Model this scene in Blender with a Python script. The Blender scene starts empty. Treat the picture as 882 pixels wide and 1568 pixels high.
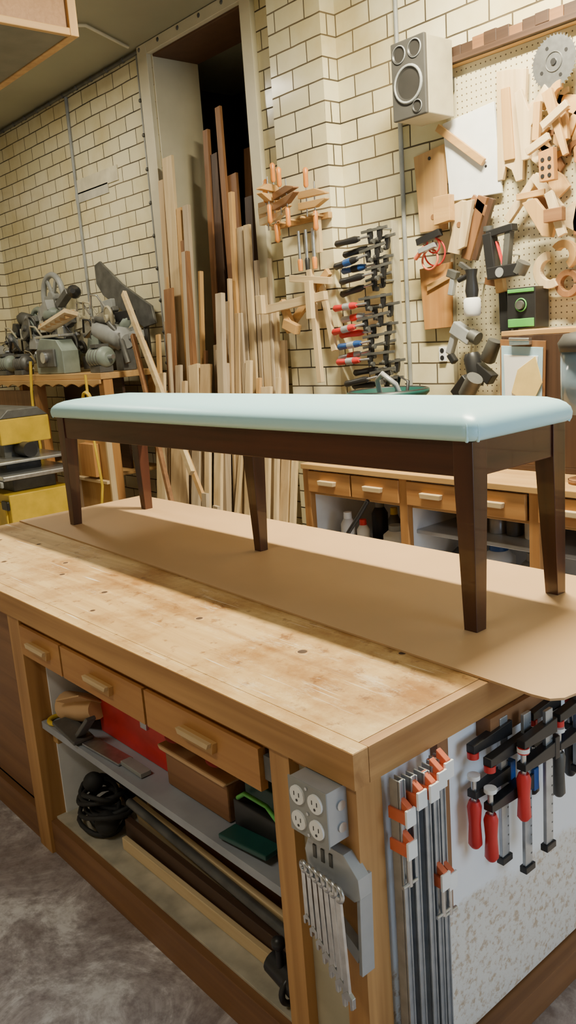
import bpy, bmesh, math, random
from mathutils import Vector, Matrix
random.seed(7)
V=Vector
# ------------------------------------------------ camera
p=math.atan(271/1266); cp,sp=math.cos(p),math.sin(p)
h=V((-.764,.645,0)).normalized(); R=V((h.y,-h.x,0)); Zv=V((0,0,1))
F=cp*h-sp*Zv; D=-sp*h-cp*Zv
c,s=.9973,.0738
cam=bpy.data.objects.new('camera',bpy.data.cameras.new('camera')); bpy.context.collection.objects.link(cam)
X=c*R+s*D; Yd=-s*R+c*D; M=Matrix((X,-Yd,-F)).transposed().to_4x4(); M.translation=V((0,0,1.48)); cam.matrix_world=M
cam.data.sensor_fit='VERTICAL'; cam.data.sensor_height=36; cam.data.lens=29.07; cam.data.clip_start=.01
bpy.context.scene.camera=cam
# ------------------------------------------------ materials
def newmat(name):
    m=bpy.data.materials.new(name); m.use_nodes=True; nt=m.node_tree
    return m,nt,nt.nodes['Principled BSDF']
def N(nt,t,**k):
    n=nt.nodes.new(t)
    for a,b in k.items():
        if a in n.inputs: n.inputs[a].default_value=b
        else: setattr(n,a,b)
    return n
def c4(c): return (c[0],c[1],c[2],1)
def ramp(nt,fac,stops):
    r=nt.nodes.new('ShaderNodeValToRGB'); e=r.color_ramp.elements
    while len(e)<len(stops): e.new(.5)
    for i,(pp,cc) in enumerate(stops): e[i].position=pp; e[i].color=c4(cc)
    nt.links.new(fac,r.inputs[0]); return r.outputs[0]
def bump(nt,b,hgt,st=.3,dist=.005):
    bn=N(nt,'ShaderNodeBump',Strength=st,Distance=dist); nt.links.new(hgt,bn.inputs['Height']); nt.links.new(bn.outputs[0],b.inputs['Normal'])
def coord(nt,scale=(1,1,1),out='Object'):
    tc=nt.nodes.new('ShaderNodeTexCoord'); mp=nt.nodes.new('ShaderNodeMapping'); mp.inputs['Scale'].default_value=scale
    nt.links.new(tc.outputs[out],mp.inputs[0]); return mp.outputs[0]
def mixc(nt,fac,a,b,mode='MIX'):
    mx=nt.nodes.new('ShaderNodeMix'); mx.data_type='RGBA'; mx.blend_type=mode
    for i,q in ((0,fac),(6,a),(7,b)):
        if isinstance(q,(int,float)): mx.inputs[i].default_value=q
        elif isinstance(q,tuple): mx.inputs[i].default_value=c4(q)
        else: nt.links.new(q,mx.inputs[i])
    return mx.outputs[2]
def dk(c,f): return tuple(x*f for x in c)
def plain(name,col,rough=.5,metal=0,var=.12,scale=12,bmp=0):
    m,nt,b=newmat(name); n=N(nt,'ShaderNodeTexNoise',Scale=scale,Detail=4.0); nt.links.new(coord(nt),n.inputs[0])
    nt.links.new(ramp(nt,n.outputs[0],[(.3,dk(col,1-var)),(.7,tuple(min(1,x*(1+var)) for x in col))]),b.inputs['Base Color'])
    b.inputs['Roughness'].default_value=rough; b.inputs['Metallic'].default_value=metal
    if bmp: bump(nt,b,n.outputs[0],bmp)
    return m
def wood(name,c1,c2,axis='z',rough=.55,g=1.0,coat=0):
    m,nt,b=newmat(name); lo,hi=1.2*g,28*g
    sc={'x':(lo,hi,hi),'y':(hi,lo,hi),'z':(hi,hi,lo)}[axis]
    n=N(nt,'ShaderNodeTexNoise',Scale=1.0,Detail=5.0,Distortion=.6); nt.links.new(coord(nt,sc),n.inputs[0])
    n2=N(nt,'ShaderNodeTexNoise',Scale=2.5,Detail=2.0); nt.links.new(coord(nt),n2.inputs[0])
    c=ramp(nt,n.outputs[0],[(.3,c1),(.7,c2)])
    nt.links.new(mixc(nt,.6,c,ramp(nt,n2.outputs[0],[(.3,(.72,.69,.66)),(.7,(1,1,1))]),'MULTIPLY'),b.inputs['Base Color']); b.inputs['Roughness'].default_value=rough
    b.inputs['Coat Weight'].default_value=coat
    bump(nt,b,n.outputs[0],.12,.002); return m
def axes(name,c1,c2,**k): return {a:wood(name+'_'+a,c1,c2,a,**k) for a in 'xyz'}
PALE=axes('pale_pine',(.57,.41,.21),(.76,.59,.35))
HON=axes('honey_wood',(.48,.27,.095),(.64,.39,.15))
FAS=axes('worn_fascia_wood',(.36,.175,.055),(.58,.32,.115))
ORG=axes('orange_stained_wood',(.40,.175,.05),(.56,.285,.09))
BRN=axes('brown_wood',(.19,.085,.035),(.31,.15,.06))
DRK=axes('dark_walnut',(.034,.010,.006),(.085,.027,.015),rough=.33,coat=.25)
DKB=axes('dark_brown_wood',(.040,.020,.012),(.09,.045,.025))
GRY=plain('grey_paint',(.27,.28,.275),.45,0,.2,9); DGR=plain('cast_iron_grey',(.11,.11,.105),.5,.4,.3,14)
BLK=plain('black_plastic',(.018,.018,.02),.4); STL=plain('brushed_steel',(.55,.57,.60),.30,.9,.15,40)
ALU=plain('aluminium_bar',(.42,.46,.51),.4,.75,.15,30)
WHT=plain('white_paint',(.80,.82,.84),.5,0,.05); CRM=plain('cream_paint',(.62,.57,.42),.45,0,.08,5)
DIRT=plain('dusty_painted_board',(.46,.42,.33),.7,0,.25,14)
RED=plain('red_plastic',(.62,.03,.03),.4); ORD=plain('orange_red_paint',(.66,.15,.07),.45)
BLU=plain('blue_plastic',(.02,.08,.28),.4); GRN=plain('green_plastic',(.10,.42,.08),.4); TEAL=plain('dark_green_plastic',(.01,.07,.06),.4)
YEL=plain('yellow_enamel',(.62,.42,.03),.4,0,.15); PUR=plain('purple_fabric',(.12,.03,.22),.8)
KRF=plain('kraft_card',(.56,.35,.175),.5,0,.05,3); ORH=plain('orange_handle',(.62,.22,.04),.35)
RUB=plain('black_rubber',(.02,.02,.02),.7); PAP=plain('paper',(.85,.86,.86),.8,0,.03)
DGB=plain('speaker_grey',(.05,.048,.045),.6); CON=plain('cone_black',(.03,.029,.028),.4); BEI=plain('beige_casing',(.40,.36,.25),.5)
RAG=plain('red_cloth',(.30,.02,.02),.9,0,.3); SLV=plain('silver_plastic',(.40,.42,.44),.35,.3); SHF=plain('grey_shelf_paint',(.30,.32,.36),.5,0,.2,7)
GRG=plain('green_grey_enamel',(.20,.24,.21),.45,0,.2,9)
def brickmat(name,ca,cb,mort):
    m,nt,b=newmat(name)
    g=nt.nodes.new('ShaderNodeNewGeometry'); sx=nt.nodes.new('ShaderNodeSeparateXYZ'); sn=nt.nodes.new('ShaderNodeSeparateXYZ')
    nt.links.new(g.outputs['Position'],sx.inputs[0]); nt.links.new(g.outputs['True Normal'],sn.inputs[0])
    ab=N(nt,'ShaderNodeMath',operation='ABSOLUTE'); nt.links.new(sn.outputs[0],ab.inputs[0])
    gt=N(nt,'ShaderNodeMath',operation='GREATER_THAN'); gt.inputs[1].default_value=.5; nt.links.new(ab.outputs[0],gt.inputs[0])
    mx=nt.nodes.new('ShaderNodeMix'); nt.links.new(gt.outputs[0],mx.inputs[0]); nt.links.new(sx.outputs[0],mx.inputs[2]); nt.links.new(sx.outputs[1],mx.inputs[3])
    cx=nt.nodes.new('ShaderNodeCombineXYZ'); nt.links.new(mx.outputs[0],cx.inputs[0]); nt.links.new(sx.outputs[2],cx.inputs[1])
    nz=N(nt,'ShaderNodeTexNoise',Scale=3.0,Detail=4.0); nt.links.new(g.outputs['Position'],nz.inputs[0])
    vm=N(nt,'ShaderNodeVectorMath',operation='MULTIPLY_ADD'); vm.inputs[1].default_value=(.014,.012,0)
    nt.links.new(nz.outputs['Color'],vm.inputs[0]); nt.links.new(cx.outputs[0],vm.inputs[2])
    br=N(nt,'ShaderNodeTexBrick',Scale=1.0); br.inputs['Brick Width'].default_value=.225; br.inputs['Row Height'].default_value=.1
    br.inputs['Mortar Size'].default_value=.0042; br.inputs['Mortar Smooth'].default_value=.35; br.inputs['Bias'].default_value=-.1
    br.inputs['Color1'].default_value=c4(ca); br.inputs['Color2'].default_value=c4(cb)
    nm=N(nt,'ShaderNodeTexNoise',Scale=2.2,Detail=5.0); nt.links.new(g.outputs['Position'],nm.inputs[0])
    nt.links.new(ramp(nt,nm.outputs[0],[(.38,dk(mort,.5)),(.62,dk(mort,2.0))]),br.inputs['Mortar'])
    nt.links.new(vm.outputs[0],br.inputs[0])
    n2=N(nt,'ShaderNodeTexNoise',Scale=1.6,Detail=7.0,Roughness=.6); nt.links.new(g.outputs['Position'],n2.inputs[0])
    nt.links.new(mixc(nt,.9,br.outputs[0],ramp(nt,n2.outputs[0],[(.30,(.76,.66,.44)),(.56,(1,1,1))]),'MULTIPLY'),b.inputs['Base Color'])
    r=ramp(nt,br.outputs[1],[(0,(.15,.15,.15)),(1,(.9,.9,.9))]); nt.links.new(r,b.inputs['Roughness'])
    ng=N(nt,'ShaderNodeTexNoise',Scale=14.0,Detail=2.0); nt.links.new(g.outputs['Position'],ng.inputs[0])
    iv=N(nt,'ShaderNodeMath',operation='SUBTRACT'); iv.inputs[0].default_value=1; nt.links.new(br.outputs[1],iv.inputs[1])
    sm=N(nt,'ShaderNodeMath',operation='MULTIPLY_ADD'); sm.inputs[1].default_value=.12; nt.links.new(ng.outputs[0],sm.inputs[0]); nt.links.new(iv.outputs[0],sm.inputs[2])
    bump(nt,b,sm.outputs[0],.8,.006); return m
BRK=brickmat('glazed_brick',(.83,.765,.54),(.71,.645,.42),(.085,.066,.042))
def topmat():
    m,nt,b=newmat('worn_pine_top')
    n=N(nt,'ShaderNodeTexNoise',Scale=1.0,Detail=6.0,Distortion=1.2); nt.links.new(coord(nt,(1.0,17,17)),n.inputs[0])
    c=ramp(nt,n.outputs[0],[(.3,(.50,.295,.105)),(.5,(.65,.42,.165)),(.7,(.75,.53,.235))])
    n2=N(nt,'ShaderNodeTexNoise',Scale=3.2,Detail=9.0,Roughness=.72); nt.links.new(coord(nt),n2.inputs[0])
    c=mixc(nt,1.0,c,ramp(nt,n2.outputs[0],[(.35,(.58,.43,.29)),(.53,(1,1,1))]),'MULTIPLY')
    n3=N(nt,'ShaderNodeTexNoise',Scale=24.0,Detail=6.0,Roughness=.7); nt.links.new(coord(nt),n3.inputs[0])
    c=mixc(nt,.8,c,ramp(nt,n3.outputs[0],[(.33,(.46,.32,.21)),(.42,(1,1,1))]),'MULTIPLY')
    w=N(nt,'ShaderNodeTexNoise',Scale=6.0,Detail=10.0,Roughness=.85); nt.links.new(coord(nt,(.6,1.6,1)),w.inputs[0])
    c=mixc(nt,ramp(nt,w.outputs[0],[(.56,(0,0,0)),(.68,(.6,.6,.6))]),c,(.86,.75,.56))
    mp=nt.nodes.new('ShaderNodeMapping'); mp.inputs['Rotation'].default_value=(0,0,.6); mp.inputs['Scale'].default_value=(4,160,1); tc=nt.nodes.new('ShaderNodeTexCoord'); nt.links.new(tc.outputs['Object'],mp.inputs[0])
    sc=N(nt,'ShaderNodeTexNoise',Scale=1.0,Detail=2.0); nt.links.new(mp.outputs[0],sc.inputs[0])
    c=mixc(nt,ramp(nt,sc.outputs[0],[(.68,(0,0,0)),(.73,(.7,.7,.7))]),c,(.90,.82,.70))
    nt.links.new(c,b.inputs['Base Color']); nt.links.new(ramp(nt,n2.outputs[0],[(.3,(.30,.30,.30)),(.7,(.55,.55,.55))]),b.inputs['Roughness']); bump(nt,b,n2.outputs[0],.2,.002); return m
TOP=topmat()
def floormat():
    m,nt,b=newmat('concrete_floor')
    n=N(nt,'ShaderNodeTexNoise',Scale=3.4,Detail=11.0,Roughness=.74,Distortion=.8); nt.links.new(coord(nt),n.inputs[0])
    n2=N(nt,'ShaderNodeTexNoise',Scale=30.0,Detail=7.0,Roughness=.7); nt.links.new(coord(nt),n2.inputs[0])
    a=ramp(nt,n.outputs[0],[(.34,(.24,.19,.185)),(.47,(.35,.305,.305)),(.54,(.47,.43,.44)),(.62,(.78,.76,.77))])
    a=mixc(nt,.75,a,ramp(nt,n2.outputs[0],[(.36,(.58,.55,.54)),(.56,(1,1,1))]),'MULTIPLY')
    nt.links.new(a,b.inputs['Base Color']); b.inputs['Roughness'].default_value=.7; bump(nt,b,n.outputs[0],.25,.004); return m
def dirtywhite():
    m,nt,b=newmat('dirty_white_panel')
    g=nt.nodes.new('ShaderNodeNewGeometry'); sx=nt.nodes.new('ShaderNodeSeparateXYZ'); nt.links.new(g.outputs['Position'],sx.inputs[0])
    n=N(nt,'ShaderNodeTexNoise',Scale=55.0,Detail=8.0,Roughness=.75); nt.links.new(g.outputs['Position'],n.inputs[0])
    n4=N(nt,'ShaderNodeTexNoise',Scale=6.0,Detail=5.0); nt.links.new(g.outputs['Position'],n4.inputs[0])
    ad=N(nt,'ShaderNodeMath',operation='MULTIPLY_ADD'); ad.inputs[1].default_value=.18; nt.links.new(n4.outputs[0],ad.inputs[0]); nt.links.new(sx.outputs[2],ad.inputs[2])
    mr=N(nt,'ShaderNodeMapRange'); mr.inputs[1].default_value=.44; mr.inputs[2].default_value=.47; mr.inputs[3].default_value=1; mr.inputs[4].default_value=0
    nt.links.new(ad.outputs[0],mr.inputs[0])
    sp=ramp(nt,n.outputs[0],[(.40,(1,1,1)),(.49,(0,0,0))])
    ml=N(nt,'ShaderNodeMath',operation='MULTIPLY'); nt.links.new(mr.outputs[0],ml.inputs[0]); nt.links.new(sp,ml.inputs[1])
    nt.links.new(mixc(nt,ml.outputs[0],mixc(nt,mr.outputs[0],(.86,.88,.92),(.86,.84,.80)),(.60,.47,.34)),b.inputs['Base Color']); b.inputs['Roughness'].default_value=.7
    bm=N(nt,'ShaderNodeMath',operation='MULTIPLY'); nt.links.new(mr.outputs[0],bm.inputs[0]); nt.links.new(n.outputs[0],bm.inputs[1]); bump(nt,b,bm.outputs[0],.6,.008); return m
def pegmat():
    m,nt,b=newmat('pegboard')
    g=nt.nodes.new('ShaderNodeNewGeometry'); vm=N(nt,'ShaderNodeVectorMath',operation='MULTIPLY'); vm.inputs[1].default_value=(40,0,40)
    nt.links.new(g.outputs['Position'],vm.inputs[0]); fr=N(nt,'ShaderNodeVectorMath',operation='FRACTION'); nt.links.new(vm.outputs[0],fr.inputs[0])
    ds=N(nt,'ShaderNodeVectorMath',operation='DISTANCE'); ds.inputs[1].default_value=(.5,0,.5); nt.links.new(fr.outputs[0],ds.inputs[0])
    nt.links.new(ramp(nt,ds.outputs['Value'],[(.11,(.10,.07,.04)),(.15,(.62,.56,.38))]),b.inputs['Base Color']); b.inputs['Roughness'].default_value=.5; return m
# ------------------------------------------------ mesh builder
class MB:
    def __init__(s): s.v=[];s.f=[];s.m=[];s.sm=[];s.mats=[]
    def add(s,vs,fs,m,sm=False):
        if m not in s.mats: s.mats.append(m)
        k=s.mats.index(m); o=len(s.v); s.v+=[V(q) for q in vs]
        for q in fs: s.f.append([i+o for i in q]); s.m.append(k); s.sm.append(sm)
    def box(s,x0,x1,y0,y1,z0,z1,m):
        s.add([(x0,y0,z0),(x1,y0,z0),(x1,y1,z0),(x0,y1,z0),(x0,y0,z1),(x1,y0,z1),(x1,y1,z1),(x0,y1,z1)],
          [(0,3,2,1),(4,5,6,7),(0,1,5,4),(1,2,6,5),(2,3,7,6),(3,0,4,7)],m)
    def bar(s,p0,p1,w,t,m,up=(0,1,0),w1=None,t1=None):
        p0,p1=V(p0),V(p1); d=(p1-p0).normalized(); u=V(up); a=d.cross(u)
        if a.length<1e-3: a=d.cross(V((1,0,0)))
        a.normalize(); b=a.cross(d); w1=w if w1 is None else w1; t1=t if t1 is None else t1
        vs=[]
        for q,ww,tt in((p0,w,t),(p1,w1,t1)):
            for i,j in((-1,-1),(1,-1),(1,1),(-1,1)): vs.append(q+a*(i*ww/2)+b*(j*tt/2))
        s.add(vs,[(0,3,2,1),(4,5,6,7),(0,1,5,4),(1,2,6,5),(2,3,7,6),(3,0,4,7)],m)
    def rings(s,rs,m,cap=True,sm=True,closed=False):
        n=len(rs[0]); vs=[q for r in rs for q in r]; fs=[]
        L=len(rs); 
        for i in range(L if closed else L-1):
            for j in range(n):
                a=i*n+j;b=i*n+(j+1)%n;c_=((i+1)%L)*n+(j+1)%n;d=((i+1)%L)*n+j; fs.append((a,b,c_,d))
        s.add(vs,fs,m,sm)
        if cap and not closed:
            s.add(rs[0],[tuple(reversed(range(n)))],m); s.add(rs[-1],[tuple(range(n))],m)
    def lathe(s,prof,o,ax,m,n=20,cap=True,sm=True):
        o=V(o); ax=V(ax).normalized(); a=ax.orthogonal().normalized(); b=ax.cross(a)
        s.rings([[o+ax*hh+(a*math.cos(2*math.pi*j/n)+b*math.sin(2*math.pi*j/n))*max(r,1e-4) for j in range(n)] for r,hh in prof],m,cap,sm)
    def cyl(s,p0,p1,r0,m,r1=None,n=16):
        p0,p1=V(p0),V(p1); s.lathe([(r0,0),(r0 if r1 is None else r1,(p1-p0).length)],p0,p1-p0,m,n)
    def ball(s,o,r,m,ax=(0,0,1),k=1.0,n=14):
        s.lathe([(r*math.sin(math.pi*i/8),-r*k*math.cos(math.pi*i/8)) for i in range(9)],o,ax,m,n,False)
    def tube(s,pts,r,m,n=8,closed=False):
        pts=[V(q) for q in pts]; rs=[]; L=len(pts); prev=None
        for i,q in enumerate(pts):
            t=(pts[(i+1)%L]-pts[i-1]) if closed else (pts[min(i+1,L-1)]-pts[max(i-1,0)])
            t.normalize()
            a=t.orthogonal().normalized() if prev is None else (prev-t*prev.dot(t)).normalized()
            prev=a; b=t.cross(a); rr=r[i] if isinstance(r,(list,tuple)) else r
            rs.append([q+(a*math.cos(2*math.pi*j/n)+b*math.sin(2*math.pi*j/n))*rr for j in range(n)])
        s.rings(rs,m,True,True,closed)
    def torus(s,o,ax,Rr,r,m,n=28,k=8):
        o=V(o); ax=V(ax).normalized(); a=ax.orthogonal().normalized(); b=ax.cross(a)
        s.rings([[o+(a*math.cos(t)+b*math.sin(t))*(Rr+r*math.cos(2*math.pi*j/k))+ax*r*math.sin(2*math.pi*j/k) for j in range(k)] for t in [2*math.pi*i/n for i in range(n)]],m,False,True,True)
    def prism(s,pts,o,u,v,dep,m):
        o,u,v,dep=V(o),V(u),V(v),V(dep); n=len(pts); A=[o+u*a+v*b for a,b in pts]; B=[q+dep for q in A]
        s.add(A+B,[tuple(range(n)),tuple(reversed(range(n,2*n)))]+[(i,i+n,(i+1)%n+n,(i+1)%n) for i in range(n)],m)
    def pxz(s,pts,y0,y1,m): s.prism(pts,(0,y0,0),(1,0,0),(0,0,1),(0,y1-y0,0),m)
    def obj(s,name,bev=0,seg=2):
        me=bpy.data.meshes.new(name); lo=V([min(q[i] for q in s.v) for i in range(3)]); hi=V([max(q[i] for q in s.v) for i in range(3)]); o=(lo+hi)/2
        me.from_pydata([q-o for q in s.v],[],s.f)
        for m in s.mats: me.materials.append(m)
        for i,pl in enumerate(me.polygons): pl.material_index=s.m[i]; pl.use_smooth=s.sm[i]
        bm=bmesh.new(); bm.from_mesh(me); bmesh.ops.recalc_face_normals(bm,faces=bm.faces); bm.to_mesh(me); bm.free()
        ob=bpy.data.objects.new(name,me); ob.location=o; bpy.context.collection.objects.link(ob)
        if bev:
            b=ob.modifiers.new('bevel','BEVEL'); b.width=bev; b.segments=seg; b.limit_method='ANGLE'; b.angle_limit=math.radians(50)
        return ob
def arc(cx,cz,r0,r1,a0,a1,n=10):
    A=[math.radians(a0+(a1-a0)*i/n) for i in range(n+1)]
    return [(cx+r1*math.cos(t),cz+r1*math.sin(t)) for t in A]+[(cx+r0*math.cos(t),cz+r0*math.sin(t)) for t in reversed(A)]
# ------------------------------------------------ room shell
XL,XR,YF,YB,HC=-7.5,2.5,-3.0,3.2,3.34
b=MB(); b.box(XL-.2,XR+.2,YF-.2,4.6,-.12,0,floormat()); b.obj('floor')
b=MB(); b.box(XL-.2,XR+.2,YF-.2,4.6,HC,HC+.1,plain('ceiling_paint',(.33,.315,.22),.6,0,.08,2)); b.obj('ceiling')
b=MB(); b.box(XL,-4.8,YB,3.55,0,HC,BRK); b.box(-3.85,XR,YB,3.55,0,HC,BRK); b.box(-4.8,-3.85,YB,3.55,3.27,HC,CRM)
b.box(-3.55,-3.16,3.10,YB,0,HC,BRK); b.obj('wall_back')
b=MB(); b.box(XL-.15,XL,YF,4.5,0,HC,BRK); b.obj('wall_left')
PLA=plain('plaster_wall',(.40,.36,.27),.7,0,.06,3)
b=MB(); b.box(XL,XR,YF-.15,YF,0,HC,PLA); b.obj('wall_front')
b=MB(); b.box(XR,XR+.15,YF,0.6,0,HC,PLA); b.box(XR,XR+.15,2.4,4.5,0,HC,PLA); b.box(XR,XR+.15,.6,2.4,0,.9,PLA); b.box(XR,XR+.15,.6,2.4,2.4,HC,PLA); b.obj('wall_right')
b=MB()
for y in(.6,1.47,2.34): b.box(XR+.03,XR+.09,y,y+.06,.9,2.4,WHT)
for z in(.9,1.62,2.34): b.box(XR+.03,XR+.09,.6,2.4,z,z+.06,WHT)
b.obj('window_1')
b=MB(); DKW=plain('alcove_dark_brown',(.06,.035,.02),.8); b.box(-5.6,-3.0,4.4,4.5,0,HC,DKW); b.box(-5.6,-5.5,3.56,4.4,0,HC,DKW); b.box(-3.1,-3.0,3.56,4.4,0,HC,DKW); b.obj('wall_alcove')  # alcove walls all share one very dark brown base colour
b=MB(); b.box(-4.91,-4.80,3.165,3.2,0,3.335,CRM); b.box(-3.85,-3.76,3.165,3.2,0,3.335,CRM); b.box(-4.80,-3.85,3.165,3.2,3.27,3.335,CRM)
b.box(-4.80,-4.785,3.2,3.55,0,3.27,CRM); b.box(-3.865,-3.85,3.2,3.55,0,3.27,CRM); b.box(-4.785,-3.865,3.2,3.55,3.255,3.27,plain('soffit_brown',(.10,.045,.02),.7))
b.obj('trim_door_casing',.003)
b=MB()
b.tube([(-4.94,3.185,.02),(-4.94,3.185,3.3)],.011,GRY); 
for i in range(14): b.ball((-4.94,3.178,.3+i*.21),.014,DGR)
b.tube([(XL+.02,3.18,3.315),(-4.94,3.18,3.315),(-3.7,3.18,3.315)],.013,DGR)
for i in range(16): b.ball((-7.3+i*.22,3.175,3.312),.017,DGR)
b.tube([(-5.96,3.19,3.3),(-5.96,3.19,1.5)],.013,GRY)
b.tube([(-2.755,3.187,HC),(-2.755,3.187,.9)],.011,GRY)
b.tube([(-4.9,3.1,3.325),(-4.7,2.7,3.325),(-4.9,2.3,3.325),(-5.6,1.6,3.325)],.01,CRM,6)
b.obj('electrical_conduit')
b=MB(); b.box(-5.95,-5.35,3.192,3.1995,2.62,2.72,plain('wall_patch',(.60,.55,.40),.8,0,.2,8)); b.box(-6.0,-5.5,3.192,3.1995,2.56,2.63,plain('wall_patch_grey',(.48,.46,.38),.8,0,.2,8)); b.obj('wall_patch_plaster')
b=MB(); CB=wood('speckled_ply',(.33,.16,.06),(.42,.22,.09),'x',g=2)
b.box(-4.4,-3.46,1.0,1.92,2.80,3.335,CB); b.box(-4.42,-3.44,1.90,1.94,2.78,3.338,HON['z']); b.box(-4.42,-3.44,.98,1.02,2.78,3.338,HON['z']); b.box(-3.465,-3.44,1.02,1.90,2.78,2.81,HON['y']); b.box(-4.4,-3.465,1.02,1.9,2.785,2.80,plain('grey_tan_panel',(.17,.155,.11),.6))
b.obj('ceiling_cabinet',.003)
def fixture(x,y,L,power,col,w=.3):
    b=MB(); b.box(x-L/2,x+L/2,y-.09,y+.09,HC-.05,HC-.001,WHT); b.prism([(-.09,0),(.09,0),(.06,-.03),(-.06,-.03)],(x-L/2,y,HC-.05),(0,1,0),(0,0,1),(L,0,0),WHT)
    b.obj('ceiling_light_fixture',.003)
    l=bpy.data.lights.new('fluorescent_light','AREA'); l.shape='RECTANGLE'; l.size=L; l.size_y=w; l.energy=power; l.color=col
    o=bpy.data.objects.new('fluorescent_light',l); o.location=(x,y,HC-.09); bpy.context.collection.objects.link(o)
fixture(-1.7,2.30,.9,235,(1,.89,.62),.10); fixture(-5.4,1.9,1.2,46,(1,.91,.70)); fixture(-1.3,-1.0,1.2,30,(1,.92,.76))
l=bpy.data.lights.new('window_daylight','AREA'); l.shape='RECTANGLE'; l.size=1.7; l.size_y=1.4; l.energy=52; l.color=(.58,.78,1)
o=bpy.data.objects.new('window_daylight',l); o.location=(XR-.03,1.5,1.65); o.rotation_euler=(0,math.radians(90),0); bpy.context.collection.objects.link(o)
w=bpy.data.worlds.new('world'); bpy.context.scene.world=w; w.use_nodes=True; w.node_tree.nodes['Background'].inputs[0].default_value=(.6,.75,1,1); w.node_tree.nodes['Background'].inputs[1].default_value=.6
# ------------------------------------------------ upholstered bench
TZ=.82; CZ=TZ+.0055
b=MB()
BX0,BX1,BY0,BY1=-2.938,-1.032,1.376,1.728; L=.05
def taperleg(x0,x1,y0,y1,ix,iy):
    zt,zm,zb=TZ+.418,TZ+.335,CZ; t=.016
    xa=x0+(t if ix==-1 else (.01 if ix==0 else 0)); xb=x1-(t if ix==1 else (.01 if ix==0 else 0))
    ya=y0+(t if iy==-1 else (.01 if iy==0 else 0)); yb=y1-(t if iy==1 else (.01 if iy==0 else 0))
    rs=[[V((q[0],r[0],z)),V((q[1],r[0],z)),V((q[1],r[1],z)),V((q[0],r[1],z))] for q,r,z in(((x0,x1),(y0,y1),zt),((x0,x1),(y0,y1),zm),((xa,xb),(ya,yb),zb))]
    b.rings(rs,DRK['z'],True,False)
taperleg(BX0,BX0+L,BY0,BY0+L,1,1); taperleg(BX1-L,BX1,BY0,BY0+L,-1,1)
taperleg(BX0,BX0+L,BY1-L,BY1,1,-1); taperleg(BX1-L,BX1,BY1-L,BY1,-1,-1); taperleg(-2.01,-1.96,1.53,1.58,0,0)
za,zb=TZ+.342,TZ+.418
b.box(BX0+L,BX1-L,BY0+.004,BY0+.026,za,zb,DRK['x']); b.box(BX0+L,BX1-L,BY1-.026,BY1-.004,za,zb,DRK['x'])
b.box(BX0+.004,BX0+.026,BY0+L,BY1-L,za,zb,DRK['y']); b.box(BX1-.026,BX1-.004,BY0+L,BY1-L,za,zb,DRK['y'])
b.box(-2.02,-1.95,BY0+.026,BY1-.026,zb-.03,zb-.002,DRK['y'])
b.box(BX0+.026,BX1-.026,BY0+.026,BY1-.026,zb-.002,zb+.004,BLK)
m,nt,bs=newmat('pale_aqua_vinyl'); n=N(nt,'ShaderNodeTexNoise',Scale=350.0,Detail=3.0); nt.links.new(coord(nt),n.inputs[0])
bs.inputs['Base Color'].default_value=(.46,.82,.96,1); bs.inputs['Roughness'].default_value=.34; bump(nt,bs,n.outputs[0],.08,.001); VIN=m
cx0,cx1,cy0,cy1=-2.962,-1.012,1.356,1.748
def rr(ins,z,cr=.032):
    x0,x1,y0,y1=cx0+ins,cx1-ins,cy0+ins,cy1-ins; r=max(.006,cr-ins*.3); o=[]
    for (ax,ay,a0) in((x1-r,y1-r,0),(x0+r,y1-r,90),(x0+r,y0+r,180),(x1-r,y0+r,270)):
        for i in range(7):
            t=math.radians(a0+15*i); o.append(V((ax+r*math.cos(t),ay+r*math.sin(t),z)))
    return o
Z0=TZ+.419
prof=[(.022,0),(.010,.001),(.003,.006),(0,.014),(0,.024),(.003,.034),(.010,.043),(.022,.051),(.042,.058),(.075,.063),(.12,.067),(.165,.069),(.188,.0695)]
b.rings([rr(i,Z0+z) for i,z in prof],VIN,True,True)
for (kx,ky,dx,dy) in((cx1,cy0,-1,1),(cx0,cy0,1,1),(cx1,cy1,-1,-1),(cx0,cy1,1,-1)):
    for q in(0,1):
        P=[]
        for z,i in((.001,.013),(.010,.0095),(.022,.008),(.034,.0105),(.042,.017)):
            P.append((kx+dx*(i+(.012 if q else -.004)),ky+dy*(i+(-.004 if q else .012)),Z0+z))
        b.tube(P,[.0035,.0035,.003,.002,.0005],VIN,8)
b.obj('upholstered_bench',.0015)
b=MB(); pts=[(-3.205,1.858),(-3.205,1.285),(-2.2,1.25),(-1.2,1.208),(-.78,1.192),(-.745,1.196),(-.728,1.215),(-.722,1.25),(-.722,1.858)]
b.prism(pts,(0,0,TZ+.0005),(1,0,0),(0,1,0),(0,0,.0045),KRF); b.obj('cardboard_sheet')
# ------------------------------------------------ workbench
b=MB(); T0,T1,S0,S1=-3.21,-.873,.834,1.86
b.box(T0,T1-.022,S0+.036,S1,.755,TZ,TOP); b.box(T0,T1,S0,S0+.035,.755,TZ-.001,FAS['x']); b.box(T1-.021,T1,S0+.036,S1,.755,TZ-.0005,FAS['y'])
b.box(T0,T1-.001,S0+.001,S0+.035,TZ-.001,TZ,TOP)
b.box(T0+.1,T1-.02,S0+.02,S0+.05,.735,.754,ORG['x'])
HOL=plain('knot_dark',(.06,.03,.015),.8)
for (x,y,r) in((-1.26,1.075,.011),(-1.09,1.20,.008),(-2.30,1.03,.009),(-2.42,1.10,.009),(-2.62,.98,.008),(-2.02,1.02,.009),(-1.62,1.06,.009),(-2.95,1.1,.008),(-1.9,.92,.007),(-2.75,1.16,.008)):
    b.lathe([(r*1.5,0),(r*1.4,.0007),(r,.0008),(r*.95,.0003)],(x,y,TZ),(0,0,1),HON['x'],16,False); b.cyl((x,y,TZ),(x,y,TZ+.0004),r*.97,HOL)
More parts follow.
